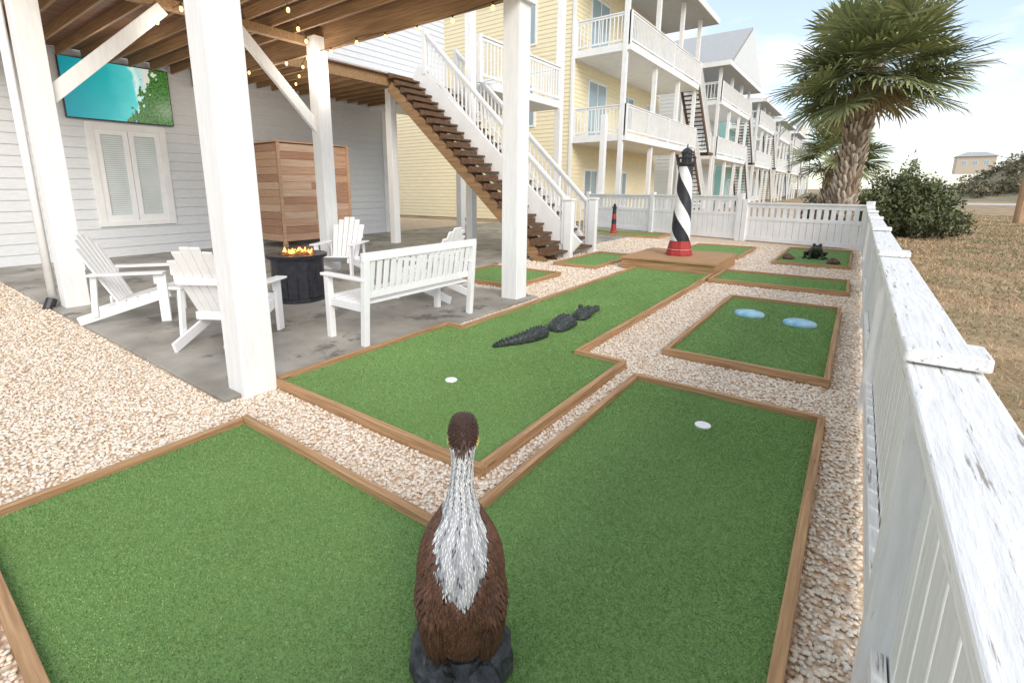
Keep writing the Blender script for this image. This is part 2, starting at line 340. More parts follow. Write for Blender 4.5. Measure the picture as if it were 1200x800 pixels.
# ------------------------------------------------------------------ dry field tufts
n=80000
py=rng.uniform(0,1,n)**1.5*40+.2; px=.45+rng.uniform(0,1,n)*(1.5+.22*py*1.3)
a=rng.uniform(0,2*np.pi,n); s=np.clip(np.hypot(px,py)/6,1,4); w=.004*s; h=rng.uniform(.01,.05,n)*np.clip(s,1,1.5); ln=rng.uniform(.03,.10,n)
A=np.stack([px+np.cos(a)*w,py+np.sin(a)*w,np.full(n,-.03)],1);B=np.stack([px-np.cos(a)*w,py-np.sin(a)*w,np.full(n,-.03)],1);la=rng.uniform(0,2*np.pi,n)
T=np.stack([px+np.cos(la)*ln,py+np.sin(la)*ln,h-.03],1)
pal=np.array([(.56,.40,.24),(.45,.31,.18),(.64,.48,.31),(.33,.22,.13),(.24,.23,.11)])
pt=.5+.5*np.sin(px*1.3+py*.8)*np.sin(py*1.1-px*.5)
c=pal[rng.choice(5,n,p=[.3,.25,.2,.15,.1])]*rng.uniform(.8,1.2,n)[:,None]
gm=(rng.uniform(0,1,n)<.5*(pt>.65)); c[gm]=np.array([.23,.24,.11])
npmesh('dry_grass',np.stack([A,B,T],1).reshape(-1,3),np.arange(3*n).reshape(-1,3),np.repeat(c,3,0),STRAW,kind='stuff')

# ------------------------------------------------------------------ helpers for houses
def railing(m,a,b,h=1.0,sp=.13,bw=.035,bot=.1,posts=True):
    a=Vector(a);b=Vector(b);d=b-a;l=Vector((d.x,d.y,0)).length;n=max(2,int(l/sp))
    up=Vector((0,0,1))
    m.beam(a+up*h,b+up*h,.10,.045); m.beam(a+up*(h-.07),b+up*(h-.07),.04,.07); m.beam(a+up*bot,b+up*bot,.04,.07)
    for i in range(1,n):
        p=a+d*(i/n); m.bb(p.x-bw/2,p.x+bw/2,p.y-bw/2,p.y+bw/2,p.z+bot,p.z+h-.05)
    if posts:
        for p in(a,b): m.bb(p.x-.055,p.x+.055,p.y-.055,p.y+.055,p.z-.1,p.z+h+.03)
def siding(m,axis,c,u0,u1,z0,z1,course=.18,sgn=1,lip=.018):
    z=z0
    while z<z1-.01:
        zt=min(z+course,z1)
        if axis=='x': vs=[(c+sgn*lip,u0,z),(c+sgn*lip,u1,z),(c,u1,zt),(c,u0,zt),(c,u0,z),(c,u1,z)]
        else: vs=[(u0,c+sgn*lip,z),(u1,c+sgn*lip,z),(u1,c,zt),(u0,c,zt),(u0,c,z),(u1,c,z)]
        m.add(vs,[(0,1,2,3),(0,4,5,1)]); z=zt

# ------------------------------------------------------------------ own house
H=thing('beach_house',(0,0,0),'raised grey-sided beach house on white pilings with timber deck','house')
m=MB(); LP=.022;CS=.21
siding(m,'x',-13,-3,3.4,0.02,4.6,CS,lip=LP); siding(m,'x',-13,4.85,11.4,0.02,4.6,CS,lip=LP); siding(m,'x',-13,3.4,4.85,.02,.7,CS,lip=LP); siding(m,'x',-13,3.4,4.85,2.86,4.6,CS,lip=LP)
m.bb(-13.3,-13.001,-3,11.4,0,4.6); m.obj('wall',GREYSIDE,parent=H)
m=MB(); m.bb(-13.31,-12.94,11.4,11.55,0,4.6); m.obj('corner_board',WHITE,parent=H)
w=MB() 
for (a,b,c,d_) in((3.38,3.52,.69,2.86),(4.73,4.87,.69,2.86),(3.52,4.73,2.72,2.86),(3.52,4.73,.69,.80)): w.bb(-13,-12.94,a,b,c,d_)
wo=w.obj('window',WHITE,parent=H,bevel=.004)
for (a,b) in((3.52,4.12),(4.13,4.73)):
    w=MB(); w.bb(-12.995,-12.955,a,a+.10,.80,2.72); w.bb(-12.995,-12.955,b-.10,b,.80,2.72); w.bb(-12.995,-12.955,a+.10,b-.10,2.62,2.72); w.bb(-12.995,-12.955,a+.10,b-.10,.80,.93)
    w.obj('frame',PVC,parent=wo)
w=MB(); w.bb(-12.999,-12.985,3.55,4.70,.85,2.7); w.obj('pane',BLIND,parent=wo)
def post(x,y,w,z1,mat=POST):
    p=MB(); p.bb(-w/2,w/2,-w/2,w/2,-.05,z1); return p.obj('post',mat,parent=H,bevel=.008,loc=(x,y,0))
PW=.25
for (x,y) in((-7.95,1.68),(-3.52,1.70),(-3.68,5.5),(-7.85,5.5)): post(x,y,PW,4.05)
for (x,y,z1) in((-8.05,10.0,8),(-8.05,14.5,8),(-10.2,9.3,4.2),(-10.6,12.6,4.2),(-8.05,18.0,4.2)): post(x,y,.2,z1)
for (a,b) in (((-7.95,1.75,2.55),(-7.95,3.15,3.9)),((-7.85,5.45,2.5),(-7.85,4.1,3.9))):
    q=MB(); q.beam(a,b,.07,.17); q.obj('brace',POST,parent=H,bevel=.004)
q=MB(); q.tube([(-8.13,1.5,4.0),(-8.13,1.5,.15)],.045,10); q.obj('downspout',WHITE,parent=H,smooth=True)
q=MB(); q.tube([(-8.10,1.48,.12),(-8.06,1.42,.0)],.06,10); q.obj('drain_boot',BLACK,parent=H)
q=MB(); y=1.5
while y<5.55:
    q.bb(-12.9,-3.62,y-.02,y+.02,4.05,4.22); y+=.405
y=5.95
while y<11.3:
    q.bb(-12.9,-9.75,y-.02,y+.02,4.05,4.22); y+=.405
q.obj('ceiling_joist',JOIST,parent=H)
for (x0,x1,y0_,y1_,z0_,z1_) in((-8.05,-7.93,1.4,5.56,3.92,4.048),(-3.7,-3.56,1.4,5.56,3.86,4.048),(-12.9,-3.5,5.57,5.64,3.84,4.22),(-9.75,-9.68,5.645,9.3,3.98,4.22)):
    q=MB(); q.bb(x0,x1,y0_,y1_,z0_,z1_); q.obj('timber_beam',JOIST,parent=H)
q=MB(); x=-12.95
while x<-3.6:
    q.bb(x,x+.132,1.3,5.6,4.222,4.255); x+=.14
x=-12.95
while x<-9.7:
    q.bb(x,x+.132,5.604,11.4,4.222,4.255); x+=.14
q.obj('deck_boards',DECKU,parent=H)
q=MB(); q.bb(-3.555,-3.50,1.25,5.66,3.72,4.34); q.obj('fascia',WHITE,parent=H,bevel=.004)
q=MB(); q.bb(-12.9,-3.49,5.665,5.70,4.16,4.34); q.obj('fascia',WHITE,parent=H,bevel=.004)
q=MB(); railing(q,(-3.55,1.4,4.34),(-3.55,5.6,4.34)); q.obj('railing',WHITE,parent=H)
q=MB(); q.bb(-13,-8.0,10.9,14.6,4.0,4.2); q.obj('upper_deck',WHITE,parent=H)
q=MB(); railing(q,(-8.0,10.3,4.2),(-8.0,14.5,4.2),sp=.15); q.obj('railing',WHITE,parent=H)
q=MB(); railing(q,(-11.5,14.5,4.2),(-8.1,14.5,4.2),sp=.15); q.obj('railing',WHITE,parent=H)
q=MB(); siding(q,'x',-13,-3,14.6,4.9,9); q.bb(-20,-13.01,-3,14.6,4.61,9); q.obj('upper_wall',GREYSIDE,parent=H)
# stair
st=bpy.data.objects.new('stair',None); COL.objects.link(st); st.parent=H
nst=22; xb,xt,zt=-5.0,-9.6,4.18
def sx(i): return xb+(xt-xb)*i/nst
def sz(i): return zt*i/nst
q=MB()
for i in range(1,nst+1):
    q.bb(sx(i)-.02,sx(i)+.24,8.70,9.56,sz(i)-.05,sz(i)-.01); q.bb(sx(i)-.018,sx(i)+.012,8.72,9.55,sz(i)-.01,sz(i)+.09)
q.obj('tread',STAIRW,parent=st)
q=MB()
for i in range(1,nst+1): q.bb(sx(i)-.02,sx(i)+.26,9.64,10.76,sz(i)-.045,sz(i))
q.obj('tread',STAIRW,parent=st)
def stringer(y0,y1,mat,dz=0,hh=.3,x0=xb+.12):
    t=(x0-xb)/(xt-xb); q=MB(); q.beam((x0,(y0+y1)/2,zt*t-.02+dz),(xt,(y0+y1)/2,zt-.10+dz),abs(y1-y0),hh); q.obj('stringer',mat,parent=st)
stringer(8.73,8.78,JOIST,-.13,.24,xb-.1); stringer(9.12,9.17,STAIRW,-.13,.24,xb-.1); stringer(9.565,9.63,WHITE,.26,.62); stringer(10.77,10.83,WHITE,.0,.30)
q=MB(); railing(q,(xb-.1,9.6,.40),(xt+.4,9.6,zt+.25),h=.9,sp=.12,bw=.03); q.obj('handrail',WHITE,parent=st)
q=MB(); railing(q,(xb-.1,10.8,.15),(xt+.4,10.8,zt-.05),h=1.0,sp=.12,bw=.03); q.obj('handrail',WHITE,parent=st)
for y in(9.6,10.8):
    q=MB(); q.bb(-.09,.09,-.07,.07,-.02,1.25); q.bb(-.11,.11,-.09,.09,1.25,1.29); q.obj('newel_post',WHITE,parent=st,bevel=.005,loc=(xb,y,0))

# TV
T=thing('television',(-12.9,4.08,2.9),'flat television on the wall showing aerial turquoise beach picture','television')
q=MB(); q.bb(-.06,.0,-.98,.98,0,1.18); q.obj('casing',BLACK,parent=T,bevel=.006)
def tvmat():
    m,nt,b=newmat('beach_picture'); N=nt.nodes;L=nt.links
    tc=N.new('ShaderNodeTexCoord'); sp=N.new('ShaderNodeSeparateXYZ'); L.new(tc.outputs['Object'],sp.inputs[0])
    n=N.new('ShaderNodeTexNoise'); n.inputs['Scale'].default_value=3; n.inputs['Detail'].default_value=8; L.new(tc.outputs['Object'],n.inputs['Vector'])
    a=N.new('ShaderNodeMath'); a.operation='MULTIPLY_ADD'; a.inputs[1].default_value=.4; L.new(n.outputs['Fac'],a.inputs[0]); L.new(sp.outputs['Y'],a.inputs[2])
    b2=N.new('ShaderNodeMath'); b2.operation='MULTIPLY_ADD'; b2.inputs[1].default_value=.05; L.new(sp.outputs['Z'],b2.inputs[0]); L.new(a.outputs[0],b2.inputs[2])
    mr=N.new('ShaderNodeMapRange'); mr.inputs['From Min'].default_value=-.75; mr.inputs['From Max'].default_value=1.25; L.new(b2.outputs[0],mr.inputs['Value'])
    cr=N.new('ShaderNodeValToRGB'); e=cr.color_ramp.elements; e[0].position=0; e[0].color=(.0,.24,.32,1); e[1].position=1; e[1].color=(.60,.60,.56,1)
    for p,c in((.38,(.01,.38,.42,1)),(.62,(.08,.56,.58,1)),(.65,(.62,.80,.80,1)),(.70,(.35,.66,.68,1)),(.76,(.62,.64,.62,1))):
        q=e.new(p); q.color=c
    L.new(mr.outputs[0],cr.inputs['Fac'])
    g=N.new('ShaderNodeMath'); g.operation='MULTIPLY_ADD'; g.inputs[1].default_value=-.50; L.new(sp.outputs['Z'],g.inputs[0]); L.new(sp.outputs['Y'],g.inputs[2])
    n2=N.new('ShaderNodeTexNoise'); n2.inputs['Scale'].default_value=9; n2.inputs['Detail'].default_value=6; L.new(tc.outputs['Object'],n2.inputs['Vector'])
    g2=N.new('ShaderNodeMath'); g2.operation='MULTIPLY_ADD'; g2.inputs[1].default_value=.9; L.new(n2.outputs['Fac'],g2.inputs[0]); L.new(g.outputs[0],g2.inputs[2])
    g3=N.new('ShaderNodeMath'); g3.operation='GREATER_THAN'; g3.inputs[1].default_value=.56; L.new(g2.outputs[0],g3.inputs[0])
    n3=N.new('ShaderNodeTexNoise'); n3.inputs['Scale'].default_value=28; L.new(tc.outputs['Object'],n3.inputs['Vector'])
    gr=N.new('ShaderNodeValToRGB'); gr.color_ramp.elements[0].position=.35; gr.color_ramp.elements[1].position=.65; gr.color_ramp.elements[0].color=(.008,.04,.01,1); gr.color_ramp.elements[1].color=(.07,.24,.04,1); L.new(n3.outputs['Fac'],gr.inputs['Fac'])
    mx=N.new('ShaderNodeMixRGB'); L.new(g3.outputs[0],mx.inputs['Fac']); L.new(cr.outputs[0],mx.inputs['Color1']); L.new(gr.outputs[0],mx.inputs['Color2'])
    L.new(mx.outputs[0],b.inputs['Base Color']); L.new(mx.outputs[0],b.inputs['Emission Color']); b.inputs['Emission Strength'].default_value=.6; b.inputs['Roughness'].default_value=.3
    m.cycles.emission_sampling='NONE'; return m
q=MB(); q.bb(.002,.006,-.96,.96,.02,1.16); q.obj('screen',tvmat(),parent=T)

# shower enclosure
E=thing('shower_enclosure',(-12.3,7.85,0),'outdoor shower enclosure of horizontal cedar planks against the house wall','shower')
q=MB(); r=MB(); z=.17
while z<2.55:
    y=-1.05
    for y1_ in (random.uniform(-.2,.5),1.05):
        q.bb(.66,.70,y,y1_-.003,z,z+.181,mi=random.choice((0,0,1,2))); y=y1_
    r.bb(-.69,.655,-1.07,-1.03,z,z+.181,mi=random.choice((0,0,1,2))); z+=.187
q.obj('plank_panel',CED,parent=E,bevel=.003); r.obj('plank_panel',CED,parent=E,bevel=.003)
for (x0,x1,y0_,y1_,z0_,z1_) in((.705,.73,-1.08,-1.0,.1,2.62),(.705,.73,.98,1.06,.1,2.62),(.56,.65,-1.02,-.93,0,2.62),(.56,.65,.93,1.02,0,2.62)):
    q=MB(); q.bb(x0,x1,y0_,y1_,z0_,z1_); q.obj('corner_post',CEDAR,parent=E)
q=MB(); q.bb(-.69,.73,-1.1,1.08,2.625,2.66); q.obj('cap_board',CEDAR,parent=E)

# string lights
SLt=thing('string_lights',(0,0,0),'black wire string lights with warm glowing bulbs under the deck','lights')
wr=MB(); bulbpos=[]
def strand(a,b,n,sag):
    a=Vector(a);b=Vector(b); pts=[]
    for i in range(n*4+1):
        t=i/(n*4); loc=a.lerp(b,t); ph=(t*3)%1; loc.z-=sag*4*ph*(1-ph); pts.append(loc)
        if i%4==2:
            wr.tube([loc,loc-Vector((0,0,.045))],.011,6); bulbpos.append(loc-Vector((0,0,.07)))
    wr.tube(pts,.005,5)
strand((-3.75,1.6,3.98),(-7.9,5.4,3.98),8,.05); strand((-3.7,5.48,3.84),(-12.5,5.48,3.90),13,.06); strand((-3.75,3.2,4.0),(-12.5,3.4,4.0),10,.05); strand((-7.9,5.4,3.95),(-12.8,8,4.0),6,.06)
wr.obj('wire',WIRE,parent=SLt)
b0=MB(); b0.ell((0,0,0),(.026,.026,.037),8,6); b0=b0.obj('bulb',BULB,parent=SLt,smooth=True,loc=bulbpos[0])
for p in bulbpos[1:]:
    k=b0.copy(); k.location=p; COL.objects.link(k); k.parent=SLt
for i,bp_ in enumerate(bulbpos):
    if i%3==1:
        l=bpy.data.lights.new('bulb_light','POINT'); l.energy=14; l.color=(1,.92,.82); l.shadow_soft_size=.12
        o=bpy.data.objects.new('bulb_light',l); COL.objects.link(o); o.location=bp_-Vector((0,0,.35)); o.parent=SLt

# ------------------------------------------------------------------ adirondack chairs
def slat(q,a,b,w0,w1,t=.022):
    a=Vector(a);b=Vector(b);dv=(b-a).normalized(); x=Vector((1,0,0)); x=(x-dv*x.dot(dv)).normalized(); n=x.cross(dv)*t/2
    q.add([a-x*w0/2-n,a+x*w0/2-n,b+x*w1/2-n,b-x*w1/2-n,a-x*w0/2+n,a+x*w0/2+n,b+x*w1/2+n,b-x*w1/2+n],[(3,2,1,0),(4,5,6,7),(0,1,5,4),(1,2,6,5),(2,3,7,6),(3,0,4,7)])
def adirondack(loc,rz,label):
    e=thing('adirondack_chair',loc,label,'chair',rz,'white chairs around the fire table',.98)
    q=MB()
    for i in range(5):
        y=.31-i*.115; z=.37-i*.032; q.box((0,y,z),(.56,.10,.024),Matrix.Rotation(math.radians(15.5),3,'X'))
    q.obj('seat',PVC,parent=e,bevel=.004)
    q=MB(); n=6
    for i in range(n):
        u=(i-(n-1)/2)/((n-1)/2); L_=.84-.15*u*u
        a=Vector((u*.19,-.20,.24)); b=a+Vector((u*.07,-.38,.80)).normalized()*L_
        slat(q,a,b,.068,.092)
    q.box((0,-.445,.66),(.54,.022,.07)); q.box((0,-.245,.28),(.52,.022,.08))
    q.obj('backrest',PVC,parent=e,bevel=.006)
    for s_ in(-1,1):
        q=MB(); q.box((s_*.335,-.03,.575),(.13,.74,.026)); q.box((s_*.30,.26,.50),(.025,.10,.12)); q.obj('armrest',PVC,parent=e,bevel=.01)
        q=MB(); q.bb(s_*.30-.018,s_*.30+.018,.24,.34,0,.56); q.obj('leg',PVC,parent=e,bevel=.004)
        q=MB(); q.beam((s_*.262,.34,.33),(s_*.262,-.58,.045),.03,.10); q.obj('leg',PVC,parent=e,bevel=.004)
        q=MB(); q.beam((s_*.30,-.36,.56),(s_*.30,-.40,.10),.03,.06); q.obj('back_support',PVC,parent=e,bevel=.003)
    return e
c0=adirondack((-6.55,2.02,.025),math.radians(-36),'white adirondack chair at the patio edge facing the fire table')
dup(c0,(-4.90,2.28,.025),math.radians(30),'white adirondack chair with its back to the gravel, facing fire table')
dup(c0,(-7.0,5.1,.025),math.radians(-148),'white adirondack chair beside white post behind the fire table')
dup(c0,(-4.70,4.80,.025),math.radians(100),'white adirondack chair standing behind the white bench')

# bench
Bn=thing('bench',(-3.88,3.64,.025),'white slatted garden bench standing at the patio edge','bench',math.radians(90))
q=MB()
for i in range(5): q.box((0,.24-i*.11,.42-.005*i),(1.56,.09,.025))
q.box((0,.29,.38),(1.5,.025,.07)); q.obj('seat',PVC,parent=Bn,bevel=.004)
q=MB(); q.box((0,-.335,.86),(1.66,.04,.08)); q.box((0,-.275,.49),(1.5,.03,.07))
for i in range(17):
    x=-.70+i*.0875; q.beam((x,-.278,.50),(x,-.333,.84),.055,.018)
q.obj('backrest',PVC,parent=Bn,bevel=.004)
for s_ in(-1,1):
    q=MB(); q.box((s_*.79,.0,.645),(.085,.66,.03)); q.obj('armrest',PVC,parent=Bn,bevel=.008)
    q=MB(); q.bb(s_*.79-.032,s_*.79+.032,.22,.285,0,.63); q.obj('leg',PVC,parent=Bn,bevel=.004)
    q=MB(); q.beam((s_*.79,-.27,0),(s_*.79,-.335,.86),.062,.062); q.obj('leg',PVC,parent=Bn,bevel=.004)
    q=MB(); q.box((s_*.79,-.01,.37),(.03,.5,.07)); q.obj('side_rail',PVC,parent=Bn)

# fire table
Ft=thing('fire_table',(-5.95,3.64,.025),'black round fire table with burning flames on the patio','fire table')
q=MB(); q.rings([(0,0,0,.34,.34),(0,0,.05,.34,.34),(0,0,.051,.32,.32),(0,0,.58,.34,.34)],16,twist=[math.pi/16]*4)
for i in range(16):
    a=2*math.pi*i/16; q.box((.328*math.cos(a),.328*math.sin(a),.31),(.006,.124,.50),Matrix.Rotation(a,3,'Z'))
q.obj('body',BLACK,parent=Ft,bevel=.002)
q=MB()
q.rings([(0,0,.58,.385,.385),(0,0,.62,.395,.395),(0,0,.625,.39,.39),(0,0,.625,.24,.24),(0,0,.59,.23,.23)],32); q.obj('table_top',BLACK,parent=Ft)
q=MB()
for i in range(60):
    a=random.uniform(0,6.28);r=.21*math.sqrt(random.random()); q.ell((r*math.cos(a),r*math.sin(a),.61+random.uniform(-.01,.03)),(.03,.026,.022),6,4,jit=.25)
q.obj('lava_rock_bed',EMBER,parent=Ft)
q=MB()
for i in range(20):
    a=random.uniform(0,6.28);r=.18*math.sqrt(random.random());h=random.uniform(.03,.09);x,y=r*math.cos(a),r*math.sin(a); dx,dy=random.uniform(-.03,.03),random.uniform(-.03,.03)
    q.rings([(x,y,.62,.012,.012),(x+dx*.3,y+dy*.3,.62+h*.35,.020,.018),(x+dx*.8,y+dy*.8,.62+h*.7,.010,.010),(x+dx,y+dy,.62+h,.001,.001)],8)
q.obj('flame',FLAME,parent=Ft,smooth=True)

# ------------------------------------------------------------------ platform + lighthouse
P=thing('wooden_platform',(0,0,0),'low brown wooden platform carrying the striped lighthouse','platform')
q=MB(); y=9.0
while y<10.75:
    q.bb(-3.56,-1.84,y,y+.136,.185,.22); y+=.142
q.obj('deck_boards',WOODX,parent=P,bevel=.003)
for b_ in((-3.54,-1.86,9.03,9.07),(-3.54,-1.86,10.75,10.79),(-3.54,-3.50,9.075,10.745),(-1.9,-1.86,9.075,10.745)):
    q=MB(); q.bb(*b_,0,.183); q.obj('skirt_board',WOODX,parent=P)

def lighthouse(loc,sc,label,spiral=True):
    e=thing('lighthouse_statue',loc,label,'lighthouse statue',sc=sc)
    q=MB(); rr=[(0,0,0,.25,.25),(0,0,.05,.25,.25),(0,0,.06,.235,.235),(0,0,.115,.23,.23),(0,0,.12,.222,.222),(0,0,.175,.217,.217),(0,0,.18,.209,.209),(0,0,.235,.204,.204),(0,0,.24,.196,.196),(0,0,.285,.192,.192)]
    q.rings(rr,8,twist=[math.pi/8]*len(rr)); q.obj('base',RED,parent=e,bevel=.003)
    q=MB(); q.rings([(0,0,.117,.2245,.2245),(0,0,.123,.2245,.2245)],8,twist=[math.pi/8]*2); q.obj('trim_band',LHW,parent=e)
    q=MB(); seg=40; nz=40; vs=[]
    for k in range(nz+1):
        t=k/nz; r=.185-.062*t; tw=t*(-math.pi*1.9) if spiral else 0
        for i in range(seg):
            an=2*math.pi*i/seg+tw; vs.append((r*math.cos(an),r*math.sin(an),.286+t*1.42))
    fs=[];mi=[]
    for k in range(nz):
        for i in range(seg):
            j=(i+1)%seg; fs.append((k*seg+i,k*seg+j,(k+1)*seg+j,(k+1)*seg+i))
            mi.append((i//10)%2 if spiral else (1 if (k//10)%2 else 0))
    q.add(vs,fs); q.mi=mi; q.obj('tower',[LHW,BLACK] if spiral else [RED,BLACK],parent=e,smooth=True)
    q=MB(); q.rings([(0,0,1.69,.13,.13),(0,0,1.73,.175,.175),(0,0,1.75,.175,.175)],20)
    for i in range(14):
        a=2*math.pi*i/14; q.bb(.165*math.cos(a)-.005,.165*math.cos(a)+.005,.165*math.sin(a)-.005,.165*math.sin(a)+.005,1.75,1.85)
    q.rings([(0,0,1.845,.172,.172),(0,0,1.86,.172,.172),(0,0,1.86,.16,.16),(0,0,1.845,.16,.16)],20,cap=False)
    q.obj('gallery',BLACK,parent=e)
    q=MB(); q.rings([(0,0,1.751,.085,.085),(0,0,1.93,.08,.08)],12); q.obj('lantern_room',DARKGL,parent=e)
    q=MB(); q.rings([(0,0,1.93,.115,.115),(0,0,1.95,.115,.115),(0,0,2.0,.075,.075),(0,0,2.03,.03,.03),(0,0,2.035,.012,.012),(0,0,2.1,.01,.01)],12)
    for i in range(8):
        a=2*math.pi*i/8; q.bb(.085*math.cos(a)-.006,.085*math.cos(a)+.006,.085*math.sin(a)-.006,.085*math.sin(a)+.006,1.751,1.93)
    q.obj('lantern_roof',BLACK,parent=e)
    return e
lighthouse((-2.72,9.9,.22),1.0,'black and white spiral lighthouse statue with red base on wooden platform')
lighthouse((-6.5,15.7,.03),.48,'small red and black lighthouse statue beside the far green',False)

# ------------------------------------------------------------------ alligator
Ag=thing('alligator_statue',(-2.42,4.5,.03),'dark alligator statue in three pieces lying on green turf','alligator statue')
def hump(name,pts,rad,ridge,extra=None):
    q=MB(); P0=[Vector(p) for p in pts]; P_=[];R_=[]
    for k in range(len(P0)-1):
        for u in(0,.34,.67):
            P_.append(P0[k].lerp(P0[k+1],u)); R_.append((rad[k][0]*(1-u)+rad[k+1][0]*u,rad[k][1]*(1-u)+rad[k+1][1]*u))
    P_.append(P0[-1]);R_.append(rad[-1]); q.tube(P_,R_,16)
    n=ridge
    for i in range(n):
        t=(i+.5)/n*(len(P_)-1); k=int(t); u=t-k; p=P_[k].lerp(P_[min(k+1,len(P_)-1)],u)
        r0=R_[k];r1=R_[min(k+1,len(P_)-1)]; rx=r0[0]*(1-u)+r1[0]*u; rz=r0[1]*(1-u)+r1[1]*u
        for f in(-.95,-.6,-.22,.22,.6,.95):
            x=p.x+rx*math.sin(f*1.2)*.98; z=p.z+rz*math.cos(f*1.2)*.95; s=.017 if abs(f)<.5 else .012
            hh=1.5 if abs(f)<.3 else 1.0
            q.add([(x-s*.7,p.y-s,z-.006),(x+s*.7,p.y-s,z-.006),(x+s*.7,p.y+s,z-.006),(x-s*.7,p.y+s,z-.006),(x+.2*s*f,p.y-s*.3,z+s*hh)],[(0,1,4),(1,2,4),(2,3,4),(3,0,4)])
    if extra: extra(q)
    return q.obj(name,GATOR,parent=Ag,smooth=False)
hump('tail',[(-.16,-.98,.015),(-.12,-.88,.025),(-.04,-.72,.035),(.01,-.54,.045),(.02,-.38,.04),(.02,-.31,.0)],[(.008,.010),(.026,.034),(.044,.055),(.068,.078),(.075,.07),(.03,.02)],18)
hump('body',[(.03,-.18,.0),(.03,-.14,.02),(.03,-.02,.045),(.03,.10,.05),(.03,.20,.02),(.03,.25,0)],[(.04,.015),(.09,.065),(.115,.09),(.115,.09),(.09,.06),(.03,.015)],11)
def gh(q):
    for s_ in(-1,1): q.ell((s_*.05,.60,.115),(.025,.03,.030),8,6); q.ell((s_*.022,.96,.055),(.013,.016,.012),6,4)
hump('head',[(.02,.39,.0),(.02,.43,.02),(.02,.54,.045),(.01,.65,.04),(.0,.79,.03),(.0,.93,.025),(0,.98,.02)],[(.04,.02),(.085,.065),(.10,.08),(.08,.055),(.056,.036),(.05,.03),(.025,.015)],9,gh)

for k,(x,y) in enumerate(((-.88,6.35),(-.36,6.22))):
    q=MB(); vs=[];seg=32
    for r,z in((.02,.052),(.10,.047),(.14,.035),(.155,.018),(.155,.0)):
        for i in range(seg):
            a=2*math.pi*i/seg; vs.append((r*math.cos(a)*1.05,r*math.sin(a)*.95,z))
    fs=[tuple(range(seg))]
    for kk in range(4):
        for i in range(seg):
            j=(i+1)%seg; fs.append((kk*seg+i,(kk+1)*seg+i,(kk+1)*seg+j,kk*seg+j))
    q.add(vs,fs); q.obj('stepping_pad',BLUE,loc=(x,y,.032),smooth=True,label='pale blue oval pad lying on the putting green',cat='pad',group='pale blue pads on the green')
Fg=thing('frog_statue',(-.62,12.5,.03),'dark frog statue sitting on the putting green','frog statue',math.radians(190),sc=.85)
q=MB(); q.ell((0,-.04,.16),(.17,.21,.15),16,10,Matrix.Rotation(math.radians(25),3,'X')); q.ell((0,.15,.27),(.12,.12,.09),14,8); q.ell((-.065,.15,.36),(.04,.04,.04),8,6); q.ell((.065,.15,.36),(.04,.04,.04),8,6)
for s_ in(-1,1):
    q.tube([(s_*.1,-.12,.1),(s_*.23,.02,.13),(s_*.19,-.14,.03),(s_*.25,.05,.015)],[.07,.055,.04,.03],8); q.tube([(s_*.09,.1,.17),(s_*.14,.16,.06),(s_*.14,.22,.012)],[.04,.03,.035],8)
q.obj('body',FROGM,parent=Fg,smooth=True)
for (x,y,s) in((-1.08,12.1,.10),(-.27,11.8,.10)):
    q=MB(); q.ell((0,0,s*.45),(s*1.1,s,s*.7),10,7,jit=.15); q.ell((s*.7,.03,s*.25),(s*.6,s*.6,s*.4),8,6,jit=.15); q.obj('rock',BRICKR,loc=(x,y,.03),smooth=False,label='small reddish brown rock on the putting green',cat='rock',group='rocks on the far green')

# ------------------------------------------------------------------ pelican
Pl=thing('pelican_statue',(-.835,.975,.03),'brown pelican statue with white streaked neck standing on dark rock','pelican statue',math.radians(41),sc=.95)
prof=[(.09,.055,.06,-.02),(.13,.090,.10,-.02),(.2,.118,.125,-.015),(.3,.134,.14,-.01),(.38,.134,.14,0),(.44,.122,.128,.0),(.49,.100,.108,.003),(.53,.074,.082,.008),(.57,.054,.060,.013),(.61,.042,.046,.018),(.65,.036,.039,.02),(.71,.034,.037,.022),(.75,.036,.042,.024),(.78,.042,.052,.03),(.805,.047,.064,.038),(.83,.044,.062,.042),(.85,.034,.048,.042),(.862,.012,.02,.04)]
zs=np.array([p[0] for p in prof]); PR=np.array(prof)
def sm(z,c):
    return sum(np.interp(z+o,zs,PR[:,c])*w for o,w in((-.02,.2),(-.01,.2),(0,.2),(.01,.2),(.02,.2))) if z<.84 else np.interp(z,zs,PR[:,c])
def PP(th,z):
    rx=sm(z,1);ry=sm(z,2);yc=sm(z,3); xo=.014*max(0,(z-.5)/.35)
    return Vector((xo+rx*math.sin(th),yc-ry*math.cos(th),z))
def WP(s_):
    def f(th,z):
        t=(z-.29)/.215; t=max(-.999,min(.999,t)); k=(1-t*t)**.5*(1-.25*max(0,t))
        xc=.086-.054*max(0,t)**1.6-.012*max(0,-t)
        return Vector((s_*xc+.056*k*math.sin(th),-.012-.122*k*math.cos(th)-.03*(0.4-t)*.5,z))
    return f
brown=Vector((.125,.06,.036)); dbrown=Vector((.05,.022,.014)); grey=Vector((.42,.43,.45)); wht=Vector((.86,.86,.85)); dgrey=Vector((.11,.115,.125))
